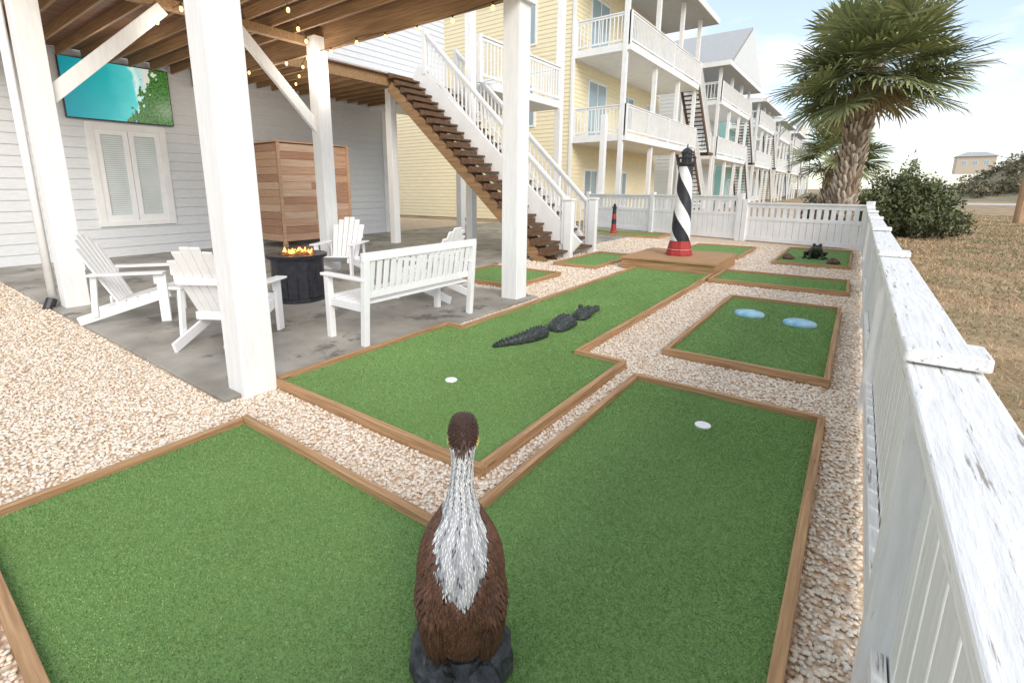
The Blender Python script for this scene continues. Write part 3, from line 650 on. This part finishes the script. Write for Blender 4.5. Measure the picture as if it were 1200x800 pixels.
def feathers(q,fn,ths,z0,z1,dz,Lf,Wf,colfn,jit=.3,lift=.006):
    z=z0;row=0
    while z<z1:
        for th in ths(z,row):
            th2=th+random.uniform(-jit,jit)*.08; p=fn(th2,z)
            e=.004; a=fn(th2+.02,z)-fn(th2-.02,z); dn=fn(th2,z-e)-fn(th2,z+e)
            if a.length<1e-7 or dn.length<1e-7: continue
            dn.normalize(); nrm=a.cross(-dn).normalized()
            sd=dn.cross(nrm).normalized()
            c,ls,ws=colfn(th2,z); l=Lf*ls*random.uniform(.8,1.25); w=Wf*ws*random.uniform(.85,1.15); dn=(dn+sd*random.uniform(-.15,.15)).normalized()
            lf=lift*(.3 if ws<.6 else 1)
            vs=[p+nrm*.001,p+dn*l*.5+sd*w/2+nrm*lf*.3,p+dn*l+nrm*lf*1.2,p+dn*l*.5-sd*w/2+nrm*lf*.3,p+dn*l*.5+nrm*lf*1.3]
            c=Vector(c)*random.uniform(.85,1.15)
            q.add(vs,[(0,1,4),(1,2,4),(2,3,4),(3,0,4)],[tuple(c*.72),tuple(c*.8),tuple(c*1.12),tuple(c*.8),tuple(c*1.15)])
        z+=dz*random.uniform(.9,1.1);row+=1
def streak(th,z):
    v=math.sin(th*13+math.sin(z*40)*1.2)+random.uniform(-1,1)*.9
    return wht if v>-.2 else (grey if v>-1.15 else dgrey)
MZ=.335
def body_col(th,z):
    th=(th+math.pi)%(2*math.pi)-math.pi
    if z>.775: return (dbrown*1.1,.5,.7)
    if z>.56: return (streak(th,z),.6,.6)
    if z>MZ and abs(th)<min(.10+(z-MZ)*5.5,1.2)+random.uniform(-.08,.08): return (streak(th,z),.72,.30)
    return (brown*random.choice((.75,1,1,1.25)),1,1)
q=MB(); seg=36; vs=[];cs=[];rows=70
for k in range(rows+1):
    z=.09+(.862-.09)*k/rows
    for i in range(seg):
        th=2*math.pi*i/seg; vs.append(PP(th,z)); t_=(th+math.pi)%(2*math.pi)-math.pi
        cs.append(tuple(dbrown) if (z>.775 or (z<.56 and abs(t_)>.1+(z-MZ)*5.5) or z<MZ) else tuple(grey*1.2))
fs=[(k*seg+i,k*seg+(i+1)%seg,(k+1)*seg+(i+1)%seg,(k+1)*seg+i) for k in range(rows) for i in range(seg)]
fs.append(tuple(reversed(range(seg)))); fs.append(tuple(range(rows*seg,(rows+1)*seg)))
q.add(vs,fs,cs)
def nth(n): return lambda z,r:[2*math.pi*(i+.5*(r%2))/n for i in range(n)]
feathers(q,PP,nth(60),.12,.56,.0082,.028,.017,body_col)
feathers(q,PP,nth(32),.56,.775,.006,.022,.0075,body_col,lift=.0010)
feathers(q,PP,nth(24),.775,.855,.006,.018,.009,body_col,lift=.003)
for i in range(16):
    th=random.uniform(-.5,.5); p=PP(th,random.uniform(.77,.82)); q.add([p+Vector((-.004,0,0)),p+Vector((.004,0,0)),p+Vector((random.uniform(-.01,.01),-.016,-.026))],[(0,1,2)],tuple(dbrown*1.5))
q.obj('body',FEATH,parent=Pl,smooth=False)
for s_ in(-1,1):
    f=WP(s_); q=MB(); vs=[];cs=[];rows=24
    for k in range(rows+1):
        z=.29-.2145*math.cos(math.pi*k/rows)
        for i in range(20): vs.append(f(2*math.pi*i/20,z)); cs.append(tuple(dbrown))
    q.add(vs,[(k*20+i,k*20+(i+1)%20,(k+1)*20+(i+1)%20,(k+1)*20+i) for k in range(rows) for i in range(20)],cs)
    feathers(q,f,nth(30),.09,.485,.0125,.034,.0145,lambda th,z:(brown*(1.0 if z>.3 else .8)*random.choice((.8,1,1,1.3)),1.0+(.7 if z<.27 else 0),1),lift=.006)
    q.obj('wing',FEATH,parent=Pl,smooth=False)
q=MB(); q.tube([(.012,.08,.805),(.012,.13,.76),(.012,.165,.66),(.012,.18,.54),(.012,.175,.45)],[(.03,.02),(.038,.03),(.036,.035),(.02,.022),(.008,.008)],12)
q.obj('beak',YELB,parent=Pl,smooth=True)
for s_ in(-1,1):
    q=MB(); q.ell((.012+s_*.040,.050,.775),(.012,.03,.022),10,8); q.obj('face_patch',YELB,parent=Pl,smooth=True)
q=MB()
for s_ in(-1,1):
    q.ell((s_*.105,-.02,.045),(.065,.11,.085),14,10,jit=.14); q.ell((s_*.06,.08,.035),(.08,.08,.06),10,7,jit=.12)
    q.ell((s_*.08,-.09,.03),(.07,.055,.055),12,8,jit=.14)
q.rings([(0,0,-.02,.17,.15),(0,0,.03,.15,.14),(0,0,.07,.10,.09)],14)
for s_ in(-1,1): q.tube([(s_*.05,0,.13),(s_*.055,.01,.06)],.02,8)
q.obj('rock_base',ROCKM,parent=Pl,smooth=False)

# ------------------------------------------------------------------ fences
Fr=thing('fence',(0,0,0),'low white painted board fence with peeling cap rail beside gravel','fence',group='white fences around the yard')
ys=[-1.2,1.62,4.05,6.5,8.9,11.3,13.6,14.9]
for i in range(len(ys)-1):
    jx=random.uniform(-.006,.006); q=MB(); q.bb(.145+jx,.29+jx,ys[i]+.004,ys[i+1]-.004,1.035+(i%2)*.004,1.07+(i%2)*.004); q.obj('cap_rail',FENCEP,parent=Fr,bevel=.005)
for (z0_,z1_) in((.90,1.03),(.10,.22)):
    q=MB(); q.bb(.185,.220,-1.2,14.9,z0_,z1_); q.obj('rail',FENCEP,parent=Fr,bevel=.003)
q=MB(); y=-1.2
while y<14.85:
    q.bb(.226,.246,y,y+.128,.05+random.uniform(0,.01),1.03); y+=.148
q.obj('board',FENCEV,parent=Fr,bevel=.003)
for y in ys[1:]:
    q=MB(); q.bb(-.05,.06,-.05,.05,-.02,1.032); q.obj('fence_post',FENCEV,parent=Fr,bevel=.004,loc=(.215,y,0))
for y in ys[1:]:
    q=MB(); q.bb(-.08,.08,-.065,.065,0,.036); q.obj('post_cap',FENCEP,parent=Fr,bevel=.006,loc=(.217,y,1.077))
def picketfence(a,b,h,label):
    e=thing('fence',(0,0,0),label,'fence',group='white fences around the yard')
    a=Vector((*a,0));b=Vector((*b,0));d=(b-a);l=d.length;dn=d.normalized();up=Vector((0,0,1)); ang=math.atan2(dn.y,dn.x); M=Matrix.Rotation(ang,3,'Z')
    for (zz,w_,h_) in((h-.02,.13,.04),(h-.10,.045,.10),(h*.60,.05,.09),(.10,.05,.12)):
        q=MB(); q.beam(a+up*zz,b+up*zz,w_,h_); q.obj('rail',WHITE,parent=e)
    q=MB(); n=int(l/.165)
    for i in range(n): p=a+d*((i+.5)/n); q.box(p+up*(h*.80),(.10,.022,h*.36),M)
    q.obj('picket',WHITE,parent=e)
    q=MB(); n=int(l/.165)
    for i in range(n): p=a+d*((i+.5)/n); q.box(p+up*(h*.32),(l/n-.012,.020,h*.52),M)
    q.obj('panel_board',WHITE,parent=e)
    n=max(1,round(l/2.6))
    for i in range(n+1):
        p=a+d*(i/n); q=MB(); q.box(up*((h+.08)/2),(.14,.14,h+.08),M); q.obj('fence_post',WHITE,parent=e,bevel=.004,loc=p)
picketfence((.22,14.95),(-2.6,15.9),1.12,'white picket fence across the end of the yard below palm')
picketfence((-2.75,15.95),(-8.6,18.1),1.3,'taller white picket fence in front of the yellow house')

# ------------------------------------------------------------------ palm
def palm(loc,hgt,rad,nf,seed,label,tr=.27,elmin=-28,lean_x=.2):
    random.seed(seed)
    e=thing('palm_tree',loc,label,'palm tree')
    q=MB(); pts=[];rads=[]
    for k in range(9):
        t=k/8; pts.append((lean_x*t*t,0,hgt*t)); rads.append(tr*(1.08-.22*t))
    q.tube(pts,rads,16,col=(.22,.16,.11))
    nb=int(hgt/.075)*7
    for i in range(nb):
        t=i/nb; z=hgt*(.02+.98*t); a=i*2.399; r=tr*(1.08-.22*t); cx=lean_x*t*t
        o=Vector((math.cos(a),math.sin(a),0)); sd=Vector((-math.sin(a),math.cos(a),0)); p=Vector((cx,0,z))+o*r*.9
        w=random.uniform(.04,.065); l=random.uniform(.14,.24); out=random.uniform(.03,.11)
        c=random.choice([(.46,.36,.27),(.36,.28,.21),(.56,.48,.39),(.24,.18,.13),(.60,.53,.45)])
        tip=p+o*out+Vector((0,0,l)); sd2=sd*(1 if i%2 else -1)*.05
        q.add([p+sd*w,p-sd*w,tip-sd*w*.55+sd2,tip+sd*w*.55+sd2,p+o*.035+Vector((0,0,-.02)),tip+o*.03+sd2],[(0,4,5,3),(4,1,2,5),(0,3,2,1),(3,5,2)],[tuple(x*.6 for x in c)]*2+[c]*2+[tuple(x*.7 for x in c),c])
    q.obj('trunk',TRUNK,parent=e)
    top=Vector((lean_x,0,hgt-.05))
    def frond(q,az,el,pl,bl,nb,colA,colB,droop):
        d=Vector((math.cos(az)*math.cos(el),math.sin(az)*math.cos(el),math.sin(el))); st=top+Vector((0,0,random.uniform(-.25,.25)))
        side=d.cross(Vector((0,0,1))).normalized()
        p1=st+d*pl*.5; p2=st+d*pl+Vector((0,0,-pl*.05))
        d2=(p2-p1).normalized(); nrm=side.cross(d2); ro=random.uniform(-.6,.6)
        side2=(side*math.cos(ro)+nrm*math.sin(ro)).normalized(); nrm2=side2.cross(d2)
        cc=(.34,.36,.17) if colA[1]>colA[0] else (.34,.26,.16)
        q.add([st+side*.02,st-side*.02,p1-side*.014,p1+side*.014,p2-side*.01,p2+side*.01],[(0,1,2,3),(3,2,4,5)],cc)
        for i in range(nb):
            u=(i-(nb-1)/2)/((nb-1)/2); an=u*2.25
            b=(d2*math.cos(an)+side2*math.sin(an)).normalized(); b=(b+nrm2*.18*random.uniform(.2,1.2)*(1 if i%2 else .5)).normalized()
            L_=bl*(1-.20*abs(u))*random.uniform(.86,1.08); sp=b.cross(nrm2).normalized(); w=L_*.028+.006
            o=p2+d2*(.04*(1-abs(u)))
            m1=o+b*L_*.5+Vector((0,0,-droop*L_*.02)); m2=o+b*L_*.8+Vector((0,0,-droop*L_*.06)); tp=o+b*L_*.99+Vector((0,0,-droop*L_*random.uniform(.06,.24)))
            k=random.uniform(.75,1.25); c=[x*k for x in(colA if random.random()<.6 else colB)]
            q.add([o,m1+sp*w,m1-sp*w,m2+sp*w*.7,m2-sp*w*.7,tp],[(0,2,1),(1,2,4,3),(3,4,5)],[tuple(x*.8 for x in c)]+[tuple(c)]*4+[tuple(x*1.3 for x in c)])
    q=MB()
    for i in range(nf):
        az=i*2.399+random.uniform(-.15,.15); t=(i+.5)/nf; sn=math.sin(math.radians(elmin)); el=math.asin(max(-1,min(1,1-(1-sn)*t)))+math.radians(random.uniform(-6,6))
        frond(q,az,el,rad*random.uniform(.30,.58),rad*random.uniform(.37,.44),36,(.21,.245,.105),(.31,.33,.15),.5+.5*t)
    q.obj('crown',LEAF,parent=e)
    q=MB()
    for i in range(int(nf*.2)):
        frond(q,i*2.399,math.radians(random.uniform(-55,-30)),rad*.26,rad*.26,20,(.42,.33,.20),(.34,.31,.15),1.2)
    q.obj('dead_fronds',LEAF,parent=e)
palm((-.36,15.75,0),4.3,2.45,84,5,'tall fan palm with shaggy trunk behind the white fence',.25,elmin=-32)
palm((-1.0,22,0),2.7,2.0,40,11,'smaller fan palm behind the taller palm',tr=.22,elmin=-30)

def leafmass(name,blobs,n,size,cols,label=None,cat=None,kind=None,seed=1,parent=None):
    r_=np.random.default_rng(seed); V=[];C=[]
    tot=sum(b[3]*b[4]*b[5] for b in blobs)
    for (cx,cy,cz,rx,ry,rz) in blobs:
        k=int(n*rx*ry*rz/tot); u=r_.normal(size=(k,3)); u/=np.linalg.norm(u,axis=1)[:,None]; rr=r_.uniform(.45,1.15,k)**.7
        nz=1+.22*np.sin(u[:,0]*7+cx)+.20*np.sin(u[:,1]*8+u[:,2]*6+cy)
        p=u*(rr*nz)[:,None]*np.array([rx,ry,rz])+np.array([cx,cy,cz])
        d1=r_.normal(size=(k,3)); d1/=np.linalg.norm(d1,axis=1)[:,None]; d2=r_.normal(size=(k,3)); d2/=np.linalg.norm(d2,axis=1)[:,None]; d2[:,2]=np.abs(d2[:,2])
        s=r_.uniform(.6,1.5,k)[:,None]*size
        V.append(np.stack([p-d1*s*.4,p+d1*s*.4+d2*s*.15,p+d2*s*1.2],1).reshape(-1,3))
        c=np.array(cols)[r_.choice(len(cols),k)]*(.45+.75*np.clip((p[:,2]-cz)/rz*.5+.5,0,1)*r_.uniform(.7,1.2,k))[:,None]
        C.append(np.repeat(c,3,0))
    V=np.concatenate(V);V[:,2]=np.maximum(V[:,2],-.02);C=np.concatenate(C)
    return npmesh(name,V,np.arange(len(V)).reshape(-1,3),C,LEAF,label=label,cat=cat,kind=kind,parent=parent)
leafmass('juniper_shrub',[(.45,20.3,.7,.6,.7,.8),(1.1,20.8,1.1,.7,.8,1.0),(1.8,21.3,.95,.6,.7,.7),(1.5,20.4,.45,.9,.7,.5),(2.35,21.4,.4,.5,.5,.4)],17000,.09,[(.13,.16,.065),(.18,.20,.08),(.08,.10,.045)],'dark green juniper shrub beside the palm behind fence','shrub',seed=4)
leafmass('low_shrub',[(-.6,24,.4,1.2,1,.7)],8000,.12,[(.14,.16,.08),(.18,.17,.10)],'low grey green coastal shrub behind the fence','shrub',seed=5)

# ------------------------------------------------------------------ neighbours
def window(par,axis,c,u0,u1,z0,z1,door=False):
    q=MB(); t=.09
    def bx(m_,a,b,z_0,z_1,o0,o1):
        if axis=='x': m_.bb(c+o0,c+o1,a,b,z_0,z_1)
        else: m_.bb(a,b,c-o1,c-o0,z_0,z_1)
    bx(q,u0-t,u0,z0-t,z1+t,.0,.06);bx(q,u1,u1+t,z0-t,z1+t,.0,.06);bx(q,u0,u1,z1,z1+t,.0,.06);bx(q,u0,u1,z0-t,z0,.0,.06);bx(q,(u0+u1)/2-.03,(u0+u1)/2+.03,z0,z1,.0,.055)
    o=q.obj('door' if door else 'window',WHITE,parent=par)
    g=MB(); bx(g,u0,u1,z0,z1,-.0,.04); g.obj('pane',WGL,parent=o)
def nhouse(y0,y1,hgt,wallmat,label,levels=(3.75,7.2),first=False,xw=-10.5,xd=-8.0,sp=.16,course=.18,pitch=.12,hip=False):
    e=thing('neighbour_house',(0,0,0),label,'house',group='raised beach houses along the dune')
    top=hgt; q=MB()
    siding(q,'x',xw,y0,y1,.0,top,course,lip=.02); siding(q,'y',y0,xw-16,xw,0,top,course,sgn=-1,lip=.02); q.bb(xw-16,xw-.005,y0+.005,y1,0,top)
    q.obj('wall',wallmat,parent=e)
    for b_ in((xw-.05,xw+.05,y0-.05,y0+.12,0,top+.02),(xw-.05,xw+.05,y1-.12,y1+.05,0,top+.02),(xw-.03,xw+.045,y0+.13,y1-.13,levels[0]-.35,levels[0]-.05),(xw-.03,xw+.045,y0+.13,y1-.13,levels[1]-.35,levels[1]-.05)):
        q=MB(); q.bb(*b_); q.obj('corner_board',WHITE,parent=e)
    yc=(y0+y1)/2; x0,x1=xw-16.5,xd+.4; ov=.5; rz=(y1-y0)*pitch; q=MB()
    xr=x1-4.5 if hip else x1
    q.add([(x0,y0-ov,top),(x1,y0-ov,top),(xr,yc,top+rz),(x0,yc,top+rz),(x1,y1+ov,top),(x0,y1+ov,top),(x0,y0-ov,top-.25),(x1,y0-ov,top-.25),(x1,y1+ov,top-.25),(x0,y1+ov,top-.25)],[(0,1,2,3),(3,2,4,5),(6,7,1,0),(7,8,4,1),(1,4,2),(8,9,5,4),(9,6,0,5),(0,3,5),(6,9,8,7)])
    q.obj('roof',ROOFM,parent=e)
    q=MB(); q.bb(x1+.005,x1+.05,y0-ov,y1+ov,top-.27,top+.02); q.bb(x0,x1,y0-ov-.04,y0-ov-.005,top-.27,top+.02); q.obj('fascia',WHITE,parent=e)
    if not hip:
        q=MB(); q.add([(x1+.06,y0,top+.02),(x1+.06,y1,top+.02),(x1+.06,yc,top+rz-.1)],[(0,1,2)]); q.obj('gable_panel',wallmat,parent=e)
    for lv in levels:
        q=MB(); q.bb(xw+.05,xd,y0+.05,y1-.8,lv-.3,lv-.02); q.obj('balcony_floor',WHITE,parent=e)
        q=MB(); railing(q,(xd-.05,y0+.1,lv),(xd-.05,(y0+y1)/2,lv),1.1,sp); railing(q,(xd-.05,(y0+y1)/2,lv),(xd-.05,y1-.9,lv),1.1,sp,posts=False); railing(q,(xw+.1,y0+.1,lv),(xd-.1,y0+.1,lv),1.1,sp); q.obj('railing',WHITE,parent=e)
    for py_ in(y0+.12,y0+(y1-y0)*.33,y0+(y1-y0)*.64,y1-.9):
        q=MB(); q.bb(xd-.32,xd-.14,py_-.09,py_+.09,0,top-.1); q.obj('post',WHITE,parent=e)
    for lv in levels:
        window(e,'x',xw,y0+1.6,y0+3.4,lv+.05,lv+2.5,True); window(e,'x',xw,y0+5.6,y0+7.0,lv+.9,lv+2.4); window(e,'x',xw,y1-2.2,y1-1.2,lv+.9,lv+2.4)
    window(e,'x',xw,y0+1.5,y0+2.8,.6,2.3); window(e,'x',xw,y0+5.5,y0+6.6,.6,2.3)
    if first:
        for lv in levels: window(e,'y',y0,-13.8,-12.4,lv+.6,lv+2.3)
    q=MB(); r=MB()
    for (za,zb,ya,yb,x) in((0,levels[0],y1+2.6,y1-.9,xd-.5),(levels[0],levels[1],y1+2.6,y1-.9,xd-.5)):
        n=16
        for i in range(n): t=(i+.5)/n; q.bb(x-.45,x+.45,ya+(yb-ya)*t-.12,ya+(yb-ya)*t+.12,za+(zb-za)*(i+1)/n-.05,za+(zb-za)*(i+1)/n)
        for xx in(x-.48,x+.48): q.beam((xx,ya,za-.12),(xx,yb,zb-.12),.05,.28); railing(r,(xx,ya,za+.1),(xx,yb,zb+.1),1.0,.2)
    q.bb(xd-1.0,xd,y1+2.6,y1+3.7,levels[0]-.15,levels[0]); r.bb(xd-.12,xd,y1+3.5,y1+3.62,0,levels[0]+1)
    q.obj('outside_stair',STAIRW,parent=e); r.obj('stair_railing',WHITE,parent=e)
    return e
def paint(name,c): return noise_mat(name,tuple(x*.94 for x in c),c,(1,1,4),2,rough=.6,bump=.03)
nhouse(20,31.3,10.8,YELSIDE,'pale yellow beach house with stacked white balconies',first=True,hip=True)
nhouse(36,47,9.4,paint('light_grey_siding',(.70,.73,.74)),'light grey gabled beach house with white balconies',sp=.2,course=.25,pitch=.30)
nhouse(51,61,9.2,paint('teal_siding',(.34,.60,.57)),'teal beach house with white balconies',sp=.25,course=.25,hip=True)
nhouse(65,75,9.0,paint('white_siding',(.78,.78,.76)),'white beach house with stacked balconies',sp=.3,course=.3,hip=True,pitch=.2)
nhouse(80,90,9.0,paint('cream_siding',(.76,.70,.58)),'cream beach house with white balconies',sp=.4,course=.4,pitch=.2)
nhouse(95,106,8.8,paint('pale_blue_siding',(.58,.66,.72)),'pale blue distant beach house with white balconies',sp=.5,course=.5,hip=True)
e=thing('distant_house',(20.5,165,5.0),'small tan house on the distant dune','house',sc=.55)
q=MB(); q.bb(-6,6,-5,5,0,7); q.obj('wall',paint('tan_siding',(.62,.53,.42)),parent=e)
q=MB(); q.add([(-6.8,-5.8,7),(6.8,-5.8,7),(6.8,5.8,7),(-6.8,5.8,7),(-3,0,9),(3,0,9)],[(0,1,5,4),(1,2,5),(2,3,4,5),(3,0,4),(3,2,1,0)]); q.obj('roof',ROOFM,parent=e)
for k in range(3): window(e,'y',-5,-4.5+k*3.4,-3+k*3.4,3.5,5.2)
q=MB(); nx,ny=60,40; vs=[]
def dh(x,y): return 7.5*math.exp(-((y-112)/17)**2)*(1/(1+math.exp(-(x-17)/3)))
for j in range(ny):
    for i in range(nx):
        x=-20+i*3.2; y=84+j*3; h=dh(x,y)*(1+.2*math.sin(x*.35)*math.cos(y*.22))+.9*math.exp(-((y-112)/17)**2); vs.append((x,y,h-.2))
q.add(vs,[(j*nx+i,j*nx+i+1,(j+1)*nx+i+1,(j+1)*nx+i) for j in range(ny-1) for i in range(nx-1)])
q.obj('dune_hill',noise_mat('dune_brush_cover',(.17,.16,.09),(.36,.29,.19),(1,1,1),.5,detail=10,rough=.95,bump=.8,dist=.4),kind='structure',smooth=True)
bl=[]
for _ in range(140):
    x=random.uniform(12,55);y=random.uniform(92,114); bl.append((x,y,dh(x,y)+.3,random.uniform(1.2,3),random.uniform(1.2,2.5),random.uniform(.5,1.1)))
leafmass('dune_brush',bl,42000,.33,[(.16,.15,.08),(.24,.19,.11),(.12,.12,.07)],kind='stuff',seed=9)
q=MB(); q.add([(6,66,-.02),(200,66,-.02),(200,73,-.02),(6,73,-.02)],[(0,1,2,3)]); q.obj('road',noise_mat('pale_concrete_road',(.55,.54,.52),(.68,.67,.65),(.3,.3,.3),2,bump=0),kind='structure')
q=MB(); q.tube([(0,0,0),(0,0,3.4)],[.17,.15],12); q.obj('utility_pole',noise_mat('weathered_pole_wood',(.30,.18,.10),(.48,.32,.19),(8,8,1),2,bump=.3),loc=(5.78,32,-.03),label='short brown wooden pole in dry grass field',cat='pole')
print('done')
